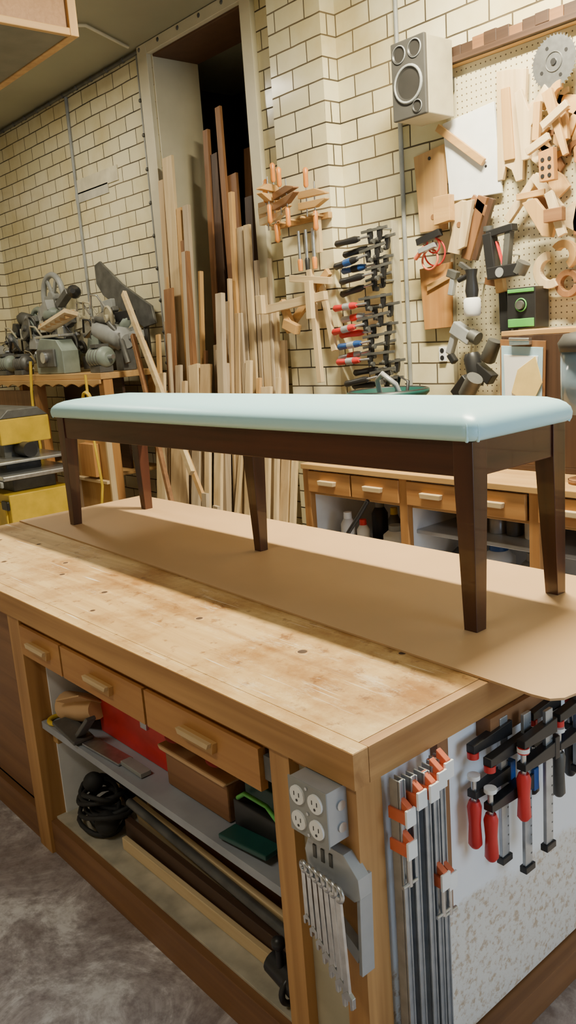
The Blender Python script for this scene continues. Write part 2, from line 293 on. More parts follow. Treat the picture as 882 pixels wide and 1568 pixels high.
for (x0,x1) in((-2.30,-2.22),(-1.105,-1.05),(-.935,-.882)): b.box(x0,x1,.845,.905,.0,.754,FAS['z'])
b.box(-1.08,-.882,1.79,1.85,0,.754,ORG['z']); b.box(-3.19,-3.12,.86,.92,0,.754,ORG['z']); b.box(-3.19,-3.12,1.78,1.84,0,.754,ORG['z'])
b.box(-3.12,-2.30,.875,.89,.10,.735,BRN['x']); b.box(-2.30,-2.215,.905,1.40,.10,.754,WHT)
b.box(-2.30,-1.05,1.40,1.415,.1,.754,DKB['x'])
b.box(-1.05,-.935,.868,.88,.10,.754,BEI); b.box(-1.10,-1.05,.905,1.4,.1,.754,HON['z'])
DW=dirtywhite(); b.box(-.905,-.893,.905,1.84,.08,.754,DW)
b.box(-.915,-.86,.86,1.87,0,.075,BRN['y'])
b.box(-.893,-.876,1.045,1.075,.40,.754,BRN['z']); b.box(-.893,-.86,1.18,1.52,.71,.754,BRN['y']);
b.box(-3.19,-.93,.855,.875,0,.105,BRN['x']); b.box(-3.12,-1.05,.875,1.40,.095,.112,DIRT)
b.box(-2.215,-1.105,.868,1.25,.405,.427,SHF); 
for x in(-2.2,-1.14): b.box(x,x+.03,.89,1.25,.36,.404,HON['y'])
for (x0,x1) in((-2.215,-1.965),(-1.955,-1.55),(-1.54,-1.135)):
    b.box(x0,x1,.842,.86,.645,.733,ORG['x']); b.box(x0+.01,x1-.01,.86,1.25,.655,.728,HON['y'])
    xc=(x0+x1)/2+.01
    b.prism([(-.055,-.012),(.055,-.012),(.06,.012),(-.06,.012)],(xc,.842,.688),(1,0,0),(0,0,1),(0,-.012,0),HON['x'])
    b.prism([(-.052,.002),(.052,.002),(.058,.014),(-.058,.014)],(xc,.830,.688),(1,0,0),(0,0,1),(0,-.01,0),PALE['x'])
b.box(-2.215,-1.105,.87,.885,.735,.754,DKB['x'])
b.box(-1.13,-1.108,.85,.87,.67,.72,DGR)
b.obj('workbench',.0025)
b=MB(); b.box(-.995,-.905,.800,.862,.655,.752,SLV)
b.box(-.997,-.903,.797,.800,.653,.754,GRY)
for x in(-.972,-.928):
    for z in(.680,.727):
        b.lathe([(.017,0),(.017,.004)],(x,.797,z),(0,-1,0),PAP,20)
        for d in(-.006,.006): b.box(x+d-.001,x+d+.001,.7922,.7935,z-.002,z+.006,BLK)
        b.cyl((x,.7935,z-.009),(x,.7922,z-.009),.0025,BLK,n=8)
for z in(.70,.655+.006,.746): b.cyl((-.95,.797,z),(-.95,.795,z),.003,STL,n=10)
for z in(.68,.72): b.cyl((-.905,.83,z),(-.902,.83,z),.009,STL,n=14)
b.obj('electrical_outlet_box',.002)
# wrench set
b=MB(); b.prism([(-.998,.60),(-.985,.632),(-.90,.632),(-.868,.60),(-.865,.565),(-.88,.553),(-.99,.565)],(0,.85,0),(1,0,0),(0,0,1),(0,-.026,0),SLV)
for x in(-.975,-.955,-.935): b.box(x,x+.008,.822,.825,.595,.62,DGR)
b.prism([(-.998,.53),(-.998,.505),(-.885,.43),(-.878,.455)],(0,.862,0),(1,0,0),(0,0,1),(0,-.034,0),SLV); b.bar((-.872,.842,.60),(-.878,.842,.41),.008,.030,SLV)
for i in range(7):
    x=-.988+i*.0158; zt=.572; Ln=.090+i*.0155; r=.0085+i*.0008; y=.810-.0015*i
    p0=V((x,y,zt)); p1=V((x+.006+.0012*i,y-.004,zt-Ln))
    b.bar(p0,p1,.0095+.0004*i,.006,STL)
    b.torus(p0+V((0,0,.004)),(.2,1,0),r,.0042,STL,16,6)
    jw=[(-r,.0),(-r*.9,-r*1.6),(-r*.4,-r*1.7),(-r*.4,-r*.5),(r*.4,-r*.5),(r*.5,-r*1.8),(r,-r*1.5),(r,0),(0,r*.9)]
    b.prism(jw,p1+V((0,.004,0)),V((1,0,.15)),(0,0,1),(0,-.008,0),STL)
b.obj('wrench_set',.0006,1)
# ------------------------------------------------ items inside workbench
b=MB(); b.box(-2.02,-1.66,.96,1.18,.429,.55,RED); b.prism([(0,0),(.22,0),(.19,.05),(.03,.05)],(-2.02,.96,.55),(0,1,0),(0,0,1),(.36,0,0),RED)
b.tube([(-1.92,1.07,.60),(-1.92,1.07,.62),(-1.76,1.07,.62),(-1.76,1.07,.60)],.006,BLK); b.box(-1.78,-1.75,.952,.96,.52,.57,STL); b.box(-2.02,-1.66,.957,.96,.542,.548,BLK)
b.obj('red_toolbox',.006)
b=MB()
for i in range(4): b.ball((-2.14+i*.022,1.12+.02*(i%2),.52+.015*i),.055,PUR,k=.9)
b.obj('purple_bag')
b=MB(); b.lathe([(.042,0),(.040,.10),(.03,.16)],(-2.16,.93,.472),(.9,.1,.18),KRF,16); b.bar((-2.11,.91,.50),(-2.00,.93,.54),.08,.004,KRF,up=(0,.5,.8)); b.obj('cardboard_tube')
b=MB(); b.bar((-1.98,.90,.433),(-1.80,.91,.433),.045,.006,STL,up=(0,0,1)); b.bar((-1.80,.91,.436),(-1.70,.91,.436),.03,.012,GRY,up=(0,0,1)); b.obj('putty_knife',.001)
b=MB(); b.torus((-2.17,.905,.434),(0,0,1),.03,.007,YEL); b.obj('tape_roll')
b=MB(); b.bar((-2.12,.89,.455),(-1.98,.885,.440),.06,.012,DGR,up=(0,0,1)); b.bar((-2.0,.885,.45),(-1.93,.89,.52),.012,.03,DGR); b.obj('cast_iron_bracket',.003)
b=MB(); b.box(-1.63,-1.38,.93,1.15,.429,.52,BRN['x']); b.prism([(0,0),(.26,0),(.27,.012),(-.01,.012)],(-1.64,.92,.52),(1,0,0),(0,0,1),(0,.21,0),KRF); b.obj('tan_case',.004)
b=MB()
for i in range(9): b.ball((-1.60+i*.028,.95+.035*(i%3),.562+.010*(i%2)),.030,RAG,k=.6)
b.obj('red_rag')
b=MB(); b.box(-1.36,-1.16,.93,1.08,.429,.50,BLK); b.bar((-1.35,.90,.44),(-1.20,.91,.45),.05,.012,TEAL,up=(0,0,1)); b.tube([(-1.34,.93,.51),(-1.30,.92,.54),(-1.24,.93,.53),(-1.18,.92,.51)],.005,GRN); b.box(-1.34,-1.20,.95,1.05,.501,.55,TEAL); b.obj('glue_gun_case',.003)
b=MB()
for i in range(9): b.box(-1.60+i*.05,-1.56+i*.05,1.17+.008*(i%3),1.24,.429,.50+.03*((i*7)%4),[BRN['z'],DGR,BLU,DKB['z'],KRF,BLK][i%6])
b.obj('hardware_box_row',.003)
b=MB()
for k in range(9):
    cx_,cy_,cz_=-2.06+random.uniform(-.03,.03),.965+random.uniform(-.02,.02),.132+k*.012; r=.06+random.uniform(-.015,.015); ph=random.random()*6
    b.tube([(cx_+r*1.2*math.cos(t+ph),cy_+r*math.sin(t+ph),cz_+.010*math.sin(2*t)) for t in [i*.35 for i in range(18)]],.007,RUB,6,True)
b.ball((-2.0,.93,.16),.035,RUB); b.ball((-2.1,.95,.24),.03,RUB); b.obj('coiled_power_cord')
b=MB()
b.box(-1.93,-1.12,1.13,1.15,.113,.385,DKB['x']); b.box(-1.72,-1.20,1.06,1.08,.113,.36,BRN['x']); b.box(-1.94,-1.12,1.03,1.045,.113,.25,HON['x'])
b.bar((-1.93,.995,.19),(-1.13,.985,.17),.11,.014,PALE['x'],up=(0,1,.15)); b.bar((-1.94,.965,.15),(-1.12,.955,.15),.07,.02,DKB['x'],up=(0,1,0)); b.box(-1.92,-1.12,.93,.945,.113,.15,PALE['x']); b.cyl((-1.93,.972,.235),(-1.13,.96,.20),.012,DGR)
b.box(-2.195,-2.14,1.05,1.35,.113,.35,PALE['z']); b.box(-1.9,-1.2,1.25,1.30,.113,.39,DKB['x'])
b.obj('lumber_offcuts',.002)
b=MB(); b.cyl((-1.24,.915,.17),(-1.13,.905,.16),.028,BLK); b.cyl((-1.20,.90,.19),(-1.20,.90,.24),.008,BLK); b.ball((-1.20,.90,.245),.016,BLK); b.torus((-1.17,.905,.15),(1,0,0),.03,.007,BLK); b.obj('pipe_clamp_head')
# ------------------------------------------------ sash clamps on bench end
def sash(y,x,z0,z1,hz,lo):
    b=MB(); w=.015
    b.box(x-.012,x+.012,y-w/2,y-w/2+.003,z0,z1,ALU); b.box(x-.012,x+.012,y+w/2-.003,y+w/2,z0,z1,ALU); b.box(x+.006,x+.009,y-w/2,y+w/2,z0,z1,ALU)
    def hd(hz):
        b.box(x-.014,x+.026,y-.011,y+.010,hz,hz+.022,ORD); b.box(x+.024,x+.029,y-.012,y+.011,hz-.004,hz+.028,PAP)
        b.prism([(0,0),(.022,0),(.022,.008),(0,.022)],(x+.004,y-.006,hz+.022),(1,0,0),(0,0,1),(0,.012,0),ORD)
    hd(hz); hd(lo)
    b.cyl((x+.018,y,lo-.06),(x+.018,y,lo),.005,STL); b.cyl((x+.018,y-.018,lo-.056),(x+.018,y+.018,lo-.056),.0035,STL); b.cyl((x-.006,y,z0-.02),(x-.006,y,z0+.03),.012,BLK)
    b.obj('sash_clamp',.001)
sash(.918,-.858,.22,.748,.675,.615); sash(.941,-.852,.04,.748,.70,.16); sash(.966,-.846,.02,.748,.705,.10); sash(.992,-.850,.05,.748,.715,.52); sash(1.018,-.856,.10,.748,.72,.505)
def fclamp(y,x,z1,z0,jt,jl,arm=.10,hcol=RED,pad=BLU):
    b=MB(); b.box(x-.004,x+.004,y-.012,y+.012,z0,z1,ALU)
    for k in range(int((z1-z0)/.02)): b.box(x-.0048,x+.0048,y+.006,y+.010,z0+k*.02,z0+k*.02+.004,DGR)
    b.prism([(.02,-.012),(-arm,-.006),(-arm,.010),(.02,.018)],(x-.009,y,jt),(0,1,0),(0,0,1),(.018,0,0),BLK)
    b.prism([(.022,-.016),(-arm,-.007),(-arm,.008),(.022,.016)],(x-.010,y,jl),(0,1,0),(0,0,1),(.020,0,0),BLK)
    yy=y-arm+.008
    b.cyl((x,yy,jl-.02),(x,yy,jl+.035),.0055,STL); b.cyl((x,yy,jl+.03),(x,yy,jl+.038),.012,PAP)
    b.lathe([(.008,0),(.0135,.008),(.0115,.05),(.014,.085),(.010,.097)],(x,yy,jl-.112),(0,0,1),hcol,12); b.cyl((x,yy,jt-.018),(x,yy,jt-.006),.011,RED)
    b.box(x-.011,x+.011,y+.010,y+.026,jl-.022,jl+.024,pad); b.box(x-.008,x+.008,y-.016,y+.016,z0-.014,z0,BLK)
    b.obj('bar_clamp',.0012)
fclamp(1.22,-.862,.745,.45,.715,.625); fclamp(1.262,-.838,.745,.42,.69,.60,.125); fclamp(1.300,-.815,.745,.46,.705,.660,.09,RED,BLK); 
fclamp(1.38,-.855,.745,.53,.715,.66,.08,BLK); fclamp(1.435,-.83,.745,.57,.70,.64,.08,DGR); fclamp(1.52,-.855,.745,.54,.71,.64,.08,BLK); fclamp(1.60,-.85,.745,.5,.70,.62,.08,RED)
# ------------------------------------------------ base cabinet under the back wall
b=MB(); CY=2.6
b.box(-2.94,-.30,CY-.02,3.09,.85,.875,HON['x'])
b.box(-2.94,-2.91,CY,3.09,0,.85,WHT); b.box(-2.94,-.3,3.06,3.09,0,.85,WHT); b.box(-2.34,-2.30,CY+.02,3.06,0,.73,WHT); b.box(-.33,-.3,CY,3.09,0,.85,WHT)
b.box(-2.91,-.33,CY+.02,3.06,.08,.10,WHT); b.box(-2.30,-.33,CY+.06,3.06,.60,.618,SLV); b.box(-2.91,-2.34,CY+.1,3.06,.42,.44,WHT); b.box(-2.91,-.33,CY+.03,CY+.05,0,.08,BRN['x'])
for x in(-2.945,-2.335,-1.70,-1.0): b.box(x,x+.045,CY-.004,CY+.03,0,.85,ORG['z'])
b.box(-2.91,-.33,CY+.03,3.0,.72,.735,HON['x'])
for x in(-2.90,-2.61,-2.285,-1.99,-1.655,-1.33,-.95,-.64):
    b.box(x,x+.28,CY-.014,CY+.006,.742,.842,ORG['x']); b.prism([(-.05,-.01),(.05,-.01),(.055,.012),(-.055,.012)],(x+.14,CY-.014,.792),(1,0,0),(0,0,1),(0,-.022,0),PALE['x'])
b.obj('base_cabinet',.003)
def jar(name,x,y,z,r,hh,m,cap):
    b=MB(); b.lathe([(r*.95,0),(r,.005),(r,hh*.72),(r*.6,hh*.85),(r*.5,hh*.86)],(x,y,z),(0,0,1),m,18); b.lathe([(r*.58,0),(r*.55,hh*.16)],(x,y,z+hh*.86),(0,0,1),cap,18); b.obj(name)
jar('glue_bottle',-2.76,2.70,.441,.035,.19,WHT,WHT); jar('glue_bottle',-2.68,2.72,.441,.03,.16,PAP,RED); jar('glue_bottle',-2.84,2.78,.441,.035,.14,BLU,BLK); jar('glue_bottle',-2.60,2.85,.441,.03,.20,DGR,YEL)
jar('paint_can',-2.50,2.75,.441,.06,.15,WHT,GRY); jar('paint_can',-2.40,2.9,.441,.045,.18,GRN,GRY); jar('glass_jar',-2.72,2.88,.441,.04,.22,BLK,GRY)
jar('glass_jar',-1.98,2.8,.619,.035,.09,SLV,BLK); jar('glass_jar',-1.90,2.8,.619,.033,.09,DGR,GRY); jar('paint_can',-1.80,2.8,.619,.045,.095,WHT,GRY); jar('glass_jar',-2.08,2.78,.619,.033,.09,BRN['z'],BLK)
jar('paint_can',-2.2,2.88,.336,.07,.2,DGR,GRY); jar('paint_can',-2.02,2.86,.336,.07,.22,WHT,BLU); jar('paint_can',-1.84,2.86,.336,.07,.2,GRY,GRY); jar('glue_bottle',-2.12,2.74,.336,.03,.1,YEL,RED); jar('glue_bottle',-1.93,2.73,.336,.03,.14,RED,BLK)
b=MB(); b.box(-2.28,-1.72,2.66,3.0,.32,.335,HON['x']); b.obj('loose_shelf_board')
b=MB(); b.torus((-1.84,2.73,.40),(.3,1,0),.05,.012,BLK); b.obj('grinding_wheel')
b=MB(); b.tube([(-2.50,2.575,.74),(-2.56,2.57,.66),(-2.62,2.56,.58),(-2.66,2.57,.5),(-2.7,2.57,.42)],.010,BLK); b.obj('hanging_cord')
# ------------------------------------------------ pegboard, beam
b=MB(); b.box(-2.45,-.5,3.175,3.192,1.0,2.555,pegmat()); b.box(-2.475,-2.452,3.175,3.192,1.0,2.555,BEI); b.obj('pegboard')
b=MB(); n_=34
for i in range(n_):
    x0=-2.48+i*.06; dz=random.uniform(-.006,.006); b.box(x0,x0+.061,3.13+random.uniform(0,.012),3.192,2.585+dz,2.63+random.uniform(-.008,.008),DKB['x'] if i%3 else BRN['x'])
b.box(-2.48,-.45,3.12,3.192,2.56,2.584,DKB['x']); b.box(-2.48,-.45,3.14,3.192,2.556,2.560,HON['x']); b.obj('rough_wood_beam',.003)
b=MB(); b.box(-2.57,-2.39,2.95,3.12,2.345,2.65,BEI); b.prism([(-2.572,2.343),(-2.388,2.343),(-2.388,2.652),(-2.572,2.652)],(0,2.95,0),(1,0,0),(0,0,1),(0,-.018,0),DGB)
def driver(x,z,r):
    b.torus((x,2.930,z),(0,1,0),r,r*.09,GRY,28,8); b.lathe([(r*.95,0),(r*.85,.004),(r*.35,.02),(r*.3,.016),(0.0005,.010)],(x,2.926,z),(0,1,0),CON,28,False)
    b.lathe([(r*.98,0),(r*.98,.002)],(x,2.9315,z),(0,1,0),CON,28)
driver(-2.48,2.475,.072); driver(-2.525,2.60,.034); driver(-2.44,2.605,.034); driver(-2.435,2.380,.024)
b.box(-2.45,-2.42,3.12,3.17,2.46,2.52,BLK); b.obj('wall_speaker',.006)
b=MB(); P=[]; nT=40
for i in range(nT):
    a=2*math.pi*i/nT; P+=[(.100*math.cos(a),.100*math.sin(a)),(.091*math.cos(a+.03),.091*math.sin(a+.03)),(.093*math.cos(a+.11),.093*math.sin(a+.11))]
b.prism(P,(-1.90,3.105,2.43),(1,0,0),(0,0,1),(0,.003,0),STL); b.cyl((-1.90,3.10,2.43),(-1.90,3.174,2.43),.012,BLK); b.torus((-1.90,3.104,2.43),(0,1,0),.035,.002,DGR)
for i in range(4):
    a=i*math.pi/2+.5; b.cyl((-1.9+.06*math.cos(a),3.1045,2.43+.06*math.sin(a)),(-1.9+.06*math.cos(a),3.104,2.43+.06*math.sin(a)),.007,BLK)
b.obj('circular_saw_blade')
def piece(name,parts,bev=.002):
    b=MB()
    for q in parts:
        if q[0]=='p': b.pxz(q[1],q[2],q[3],q[4])
        elif q[0]=='b': b.bar(*q[1:])
        elif q[0]=='c': b.cyl(*q[1:])
    return b.obj(name,bev)
piece('white_melamine_board',[('p',[(-2.475,2.338),(-2.205,2.366),(-2.175,2.00),(-2.446,2.008)],3.145,3.16,WHT),('c',(-2.25,3.144,2.12),(-2.25,3.15,2.12),.006,BLK)])
piece('wood_strip',[('b',(-2.49,3.13,2.325),(-2.25,3.13,2.135),.032,.015,HON['x'])])
piece('wood_template',[('p',[(-2.186,2.474),(-2.13,2.468),(-2.044,2.45),(-2.07,2.034),(-2.10,2.03),(-2.12,2.08),(-2.15,2.10),(-2.165,2.05),(-2.19,2.05)],3.14,3.16,PALE['z']),('p',[(-2.16,2.40),(-2.12,2.40),(-2.10,2.12),(-2.15,2.12)],3.13,3.14,HON['z'])])
piece('wood_board',[('p',[(-2.663,2.238),(-2.473,2.262),(-2.480,1.896),(-2.641,1.90)],3.165,3.173,HON['z']),('c',(-2.57,3.163,2.215),(-2.57,3.17,2.215),.008,BLK),('c',(-2.56,3.163,1.96),(-2.56,3.17,1.96),.012,BRN['x'])])
piece('wood_board',[('p',[(-2.649,1.737),(-2.46,1.75),(-2.47,1.459),(-2.631,1.454)],3.160,3.173,ORG['z']),('p',[(-2.60,1.66),(-2.47,1.70),(-2.47,1.675),(-2.60,1.63)],3.15,3.16,HON['x'])])
Y=3.14
piece('wood_jig',[('p',[(-2.44,1.98),(-2.36,2.0),(-2.33,1.95),(-2.38,1.77),(-2.45,1.79),(-2.42,1.88)],3.12,3.15,PALE['z']),('p',[(-2.34,1.99),(-2.29,1.99),(-2.34,1.80),(-2.38,1.79)],3.10,3.12,PALE['z']),('c',(-2.38,3.118,1.90),(-2.38,3.125,1.90),.012,BRN['z'])])
piece('wood_block',[('p',[(-2.49,2.03),(-2.40,2.03),(-2.40,1.92),(-2.49,1.91)],3.08,3.118,HON['x'])])
piece('wood_jig',[('b',(-2.26,Y,2.0),(-2.36,Y,1.75),.05,.02,BRN['z']),('b',(-2.32,Y,2.0),(-2.24,Y,1.93),.04,.02,BRN['x']),('b',(-2.20,3.12,1.98),(-2.30,3.12,1.74),.025,.02,DKB['z'])])
piece('curved_template',[('p',arc(-1.99,2.25,.035,.068,40,320,14),3.12,3.145,PALE['z']),('p',[(-2.03,2.22),(-2.0,2.14),(-1.92,2.06),(-1.95,2.04),(-2.04,2.12),(-2.06,2.20)],3.12,3.145,PALE['z'])])
piece('curved_template',[('p',arc(-1.87,2.30,.03,.06,90,300,12),3.10,3.125,HON['z']),('p',[(-1.88,2.26),(-1.85,2.26),(-1.84,2.14),(-1.88,2.14)],3.10,3.125,HON['z'])])
piece('wood_jig',[('p',[(-2.075,2.36),(-2.045,2.37),(-2.01,2.28),(-1.94,2.36),(-1.915,2.33),(-2.0,2.22),(-2.01,2.10),(-2.045,2.10)],3.10,3.118,PALE['z']),('b',(-1.96,3.09,2.30),(-1.97,3.09,2.16),.03,.02,HON['z'])])
piece('wood_jig',[('b',(-1.92,3.09,2.33),(-1.84,3.09,2.08),.045,.018,HON['z'],(0,1,0),.02),('b',(-1.93,3.07,2.20),(-1.82,3.07,2.26),.03,.02,PALE['x']),('b',(-2.0,3.07,2.12),(-1.9,3.07,2.16),.03,.02,PALE['x'])])
piece('wood_jig',[('b',(-1.985,3.12,2.03),(-2.13,3.12,1.88),.035,.022,PALE['z']),('b',(-1.985,3.10,2.03),(-1.87,3.10,1.885),.035,.022,PALE['z']),('b',(-2.06,3.09,1.96),(-1.93,3.09,1.96),.025,.02,HON['x'])])
piece('drilled_block',[('p',[(-1.925,2.10),(-1.86,2.11),(-1.855,1.99),(-1.92,1.99)],3.03,3.06,ORG['z'])]+[('c',(-1.905+.03*(i%2),3.028,2.07-.03*(i//2)),(-1.905+.03*(i%2),3.04,2.07-.03*(i//2)),.008,BLK) for i in range(6)])
piece('wood_jig',[('p',[(-2.02,1.93),(-1.96,1.94),(-1.87,1.83),(-1.885,1.78),(-1.93,1.79)],3.06,3.08,HON['z']),('b',(-1.89,3.05,1.95),(-1.83,3.05,1.78),.035,.02,PALE['z']),('b',(-1.90,3.04,1.86),(-1.82,3.04,1.86),.05,.03,BRN['x'])])
piece('curved_template',[('p',arc(-1.93,1.66,.04,.075,100,300,12),3.11,3.14,PALE['z'])])
piece('curved_template',[('p',arc(-1.855,1.60,.03,.055,0,350,18),3.12,3.15,BRN['z'])])
piece('curved_template',[('p',arc(-1.87,1.71,.03,.06,-60,140,12),3.11,3.14,HON['z'])])
piece('wood_template',[('p',[(-1.79,2.52),(-1.70,2.52),(-1.72,2.0),(-1.79,2.0)],3.12,3.14,HON['z'])])
piece('wood_template',[('p',[(-1.66,2.4),(-1.40,2.42),(-1.42,2.1),(-1.64,2.1)],3.12,3.14,PALE['z'])])
piece('wood_board',[('p',[(-1.78,1.68),(-1.55,1.68),(-1.55,1.46),(-1.78,1.46)],3.15,3.17,BRN['z'])])
b=MB(); rnd=random.Random(3)
for i in range(30):   # layered irregular offcut templates
    x=rnd.uniform(-2.02,-1.50); z=rnd.uniform(1.78,2.30); a=rnd.uniform(0,3.14); Ln=rnd.uniform(.06,.11); m=rnd.choice([PALE['x'],PALE['z'],HON['z'],HON['x'],BRN['z'],ORG['z'],BRN['x']]); y=3.156+.008*(i%2)
    d=V((math.cos(a),0,math.sin(a))); e=V((-d.z,0,d.x))
    if i%4==0: b.pxz(arc(x,z,.03,.052,math.degrees(a),math.degrees(a)+130,10),y-.007,y+.007,m)
    else:
        w1,w2,w3=rnd.uniform(.012,.035),rnd.uniform(.02,.045),rnd.uniform(.008,.025)
        b.prism([(-Ln,-w1),(-Ln*.2,-w2),(Ln,-w3),(Ln*.9,w3),(Ln*.1,w1),(-Ln*.5,w2*1.4),(-Ln,w1)],(x,y-.007,z),d,e,(0,.014,0),m)
b.obj('hanging_wood_templates',.002)
# nail gun
b=MB(); y=3.07
b.bar((-2.185,y,1.835),(-2.165,y,1.665),.045,.05,BLK); b.bar((-2.19,y,1.83),(-2.06,y,1.845),.03,.045,BLK); b.bar((-2.085,y,1.84),(-2.105,y,1.68),.028,.035,DGR); b.bar((-2.185,y,1.67),(-2.03,y,1.675),.05,.055,BLK)
b.cyl((-2.045,y,1.66),(-2.02,y,1.70),.03,DGR); b.cyl((-2.12,y-.03,1.67),(-2.12,y+.03,1.67),.02,SLV); b.bar((-2.15,y,1.80),(-2.12,y,1.70),.008,.02,RED); b.cyl((-2.19,y,1.845),(-2.19,y,1.865),.022,DGR); b.cyl((-2.11,y,1.74),(-2.11,3.174,1.74),.004,STL); b.obj('nail_gun',.004)
b=MB(); y=3.08; b.lathe([(.03,0),(.038,.01),(.038,.07),(.03,.08)],(-2.29,y,1.50),(0,0,1),PAP,20); b.lathe([(.025,0),(.03,.03),(.022,.09),(.028,.12)],(-2.29,y,1.58),(0,0,1),BLK,20); b.cyl((-2.36,y,1.66),(-2.29,y,1.68),.012,BLK); b.bar((-2.29,y,1.69),(-2.35,y,1.73),.02,.02,DGR); b.cyl((-2.29,y,1.64),(-2.29,3.174,1.64),.005,STL); b.obj('trim_router',.002)
b=MB(); y=3.1; b.bar((-2.43,y,1.70),(-2.38,y,1.68),.035,.03,DGR); b.bar((-2.40,y,1.68),(-2.42,y,1.60),.025,.025,SLV); b.cyl((-2.4,y,1.68),(-2.4,3.174,1.68),.004,STL); b.obj('staple_gun',.003)
piece('wooden_mallet',[('b',(-2.23,3.1,1.645),(-2.15,3.1,1.625),.03,.02,BRN['x']),('b',(-2.16,3.1,1.66),(-2.15,3.1,1.59),.04,.03,HON['z'])])
b=MB(); y=3.09; b.bar((-2.40,y,1.46),(-2.30,y,1.40),.06,.05,SLV); b.cyl((-2.31,y,1.42),(-2.27,y,1.40),.03,DGR); b.bar((-2.39,y,1.44),(-2.43,y,1.34),.03,.035,SLV); b.bar((-2.43,y,1.34),(-2.40,y,1.30),.03,.03,BLK); b.cyl((-2.36,y,1.43),(-2.36,3.174,1.43),.005,STL); b.obj('pneumatic_sander',.006)
b=MB(); y=3.08; b.lathe([(.03,0),(.04,.02),(.038,.12),(.025,.15)],(-2.30,y,1.34),(.2,0,-1),BLK,16); b.bar((-2.27,y,1.28),(-2.19,y,1.22),.05,.05,BLK); b.lathe([(.025,0),(.035,.01),(.03,.10)],(-2.22,y,1.30),(.5,0,1),DGR,16); b.obj('power_drill',.004)
b=MB(); b.pxz([(-2.175,1.60),(-2.14,1.61),(-2.12,1.43),(-2.17,1.42)],3.11,3.13,BLK); b.pxz([(-2.13,1.60),(-2.10,1.59),(-2.11,1.42),(-2.13,1.42)],3.12,3.16,DGR); b.obj('sanding_float',.003)
b=MB(); b.box(-2.09,-1.955,3.05,3.15,1.435,1.60,BLK); b.box(-2.085,-1.96,3.045,3.05,1.44,1.475,GRN); b.box(-2.085,-1.96,3.045,3.05,1.580,1.595,GRN); b.torus((-2.02,3.045,1.53),(0,1,0),.025,.003,GRN); b.cyl((-2.02,3.045,1.53),(-2.02,3.03,1.53),.018,DGR); b.obj('green_router_case',.003)
b=MB(); b.torus((-2.53,3.13,1.80),(0,1,.1),.06,.004,RED); b.torus((-2.55,3.12,1.77),(0,1,-.1),.045,.005,ORD); b.torus((-2.52,3.11,1.83),(0,1,.2),.035,.004,RED)
b.bar((-2.60,3.10,1.85),(-2.47,3.10,1.88),.03,.03,BLK); b.bar((-2.59,3.10,1.81),(-2.50,3.10,1.83),.02,.03,SLV); b.cyl((-2.62,3.1,1.78),(-2.56,3.1,1.83),.01,ORD); b.obj('hanging_red_cord')
b=MB(); b.box(-2.57,-2.53,3.185,3.198,1.30,1.37,WHT); b.cyl((-2.55,3.184,1.318),(-2.55,3.186,1.318),.012,BLK); b.cyl((-2.55,3.184,1.352),(-2.55,3.186,1.352),.012,BLK); b.obj('wall_outlet',.002)
# stuff on cabinet
b=MB(); 
b.box(-1.99,-1.52,2.86,3.12,.876,.90,DKB['x']); b.box(-1.99,-1.97,2.86,3.12,.90,1.41,DKB['z']); b.box(-1.54,-1.52,2.86,3.12,.90,1.41,BRN['z']); b.box(-1.99,-1.52,2.86,3.12,1.41,1.43,HON['x']); b.box(-1.97,-1.54,3.10,3.12,.90,1.41,DKB['x']); b.box(-1.97,-1.54,2.86,2.872,.90,1.41,DKB['z'])
b.obj('wooden_box',.002)
b=MB(); b.pxz([(-1.985,1.40),(-1.78,1.386),(-1.79,1.06),(-1.99,1.07)],2.845,2.85,BRN['z']); b.pxz([(-1.978,1.375),(-1.79,1.362),(-1.80,1.08),(-1.98,1.09)],2.841,2.844,plain('blue_paper',(.40,.60,.74),.8)); b.pxz([(-1.965,1.34),(-1.81,1.33),(-1.83,1.12),(-1.96,1.12)],2.838,2.841,PAP); b.pxz([(-1.90,1.28),(-1.82,1.33),(-1.79,1.23),(-1.84,1.14),(-1.93,1.19)],2.835,2.838,plain('manila_card',(.75,.56,.20),.8)); b.box(-1.93,-1.84,2.825,2.845,1.375,1.40,STL); b.cyl((-1.93,2.828,1.40),(-1.84,2.828,1.395),.006,STL); b.obj('clipboard',.001)
b=MB(); FX=-1.545
rs=[(math.sin(math.radians(-90+15*i)),math.cos(math.radians(-90+15*i))) for i in range(13)]
outer=[V((FX+.10*sx_,2.74-.08*sy_,z)) for z in(1.13,1.35) for sx_,sy_ in rs]
n_=13; b.add(outer,[(i,i+1,i+1+n_,i+n_) for i in range(n_-1)],plain('smoky_visor',(.22,.30,.38),.12),True)
b.lathe([(.098,0),(.105,.03),(.085,.06),(.0005,.075)],(FX,2.74,1.35),(0,0,1),DGB,20); b.cyl((FX,2.76,.876),(FX,2.76,1.38),.012,BRN['z']); b.cyl((FX,2.74,.876),(FX,2.74,.89),.07,BRN['z']); ob=b.obj('face_shield'); so=ob.modifiers.new('s','SOLIDIFY'); so.thickness=.002
b=MB(); b.lathe([(.15,0),(.175,.29),(.19,.305),(.19,.32),(.168,.32),(.145,.02),(.0005,.02)],(-2.61,2.86,.876),(0,0,1),TEAL,32,False); b.torus((-2.61,2.86,1.194),(0,0,1),.18,.007,BLK,36); 
b.tube([(-2.62,2.83,1.12),(-2.60,2.78,1.25),(-2.55,2.76,1.28),(-2.50,2.79,1.23),(-2.52,2.86,1.14)],.012,SLV); b.tube([(-2.56,2.83,1.10),(-2.51,2.83,1.26),(-2.46,2.83,1.24),(-2.48,2.83,1.13)],.008,BLK); b.obj('green_tub')
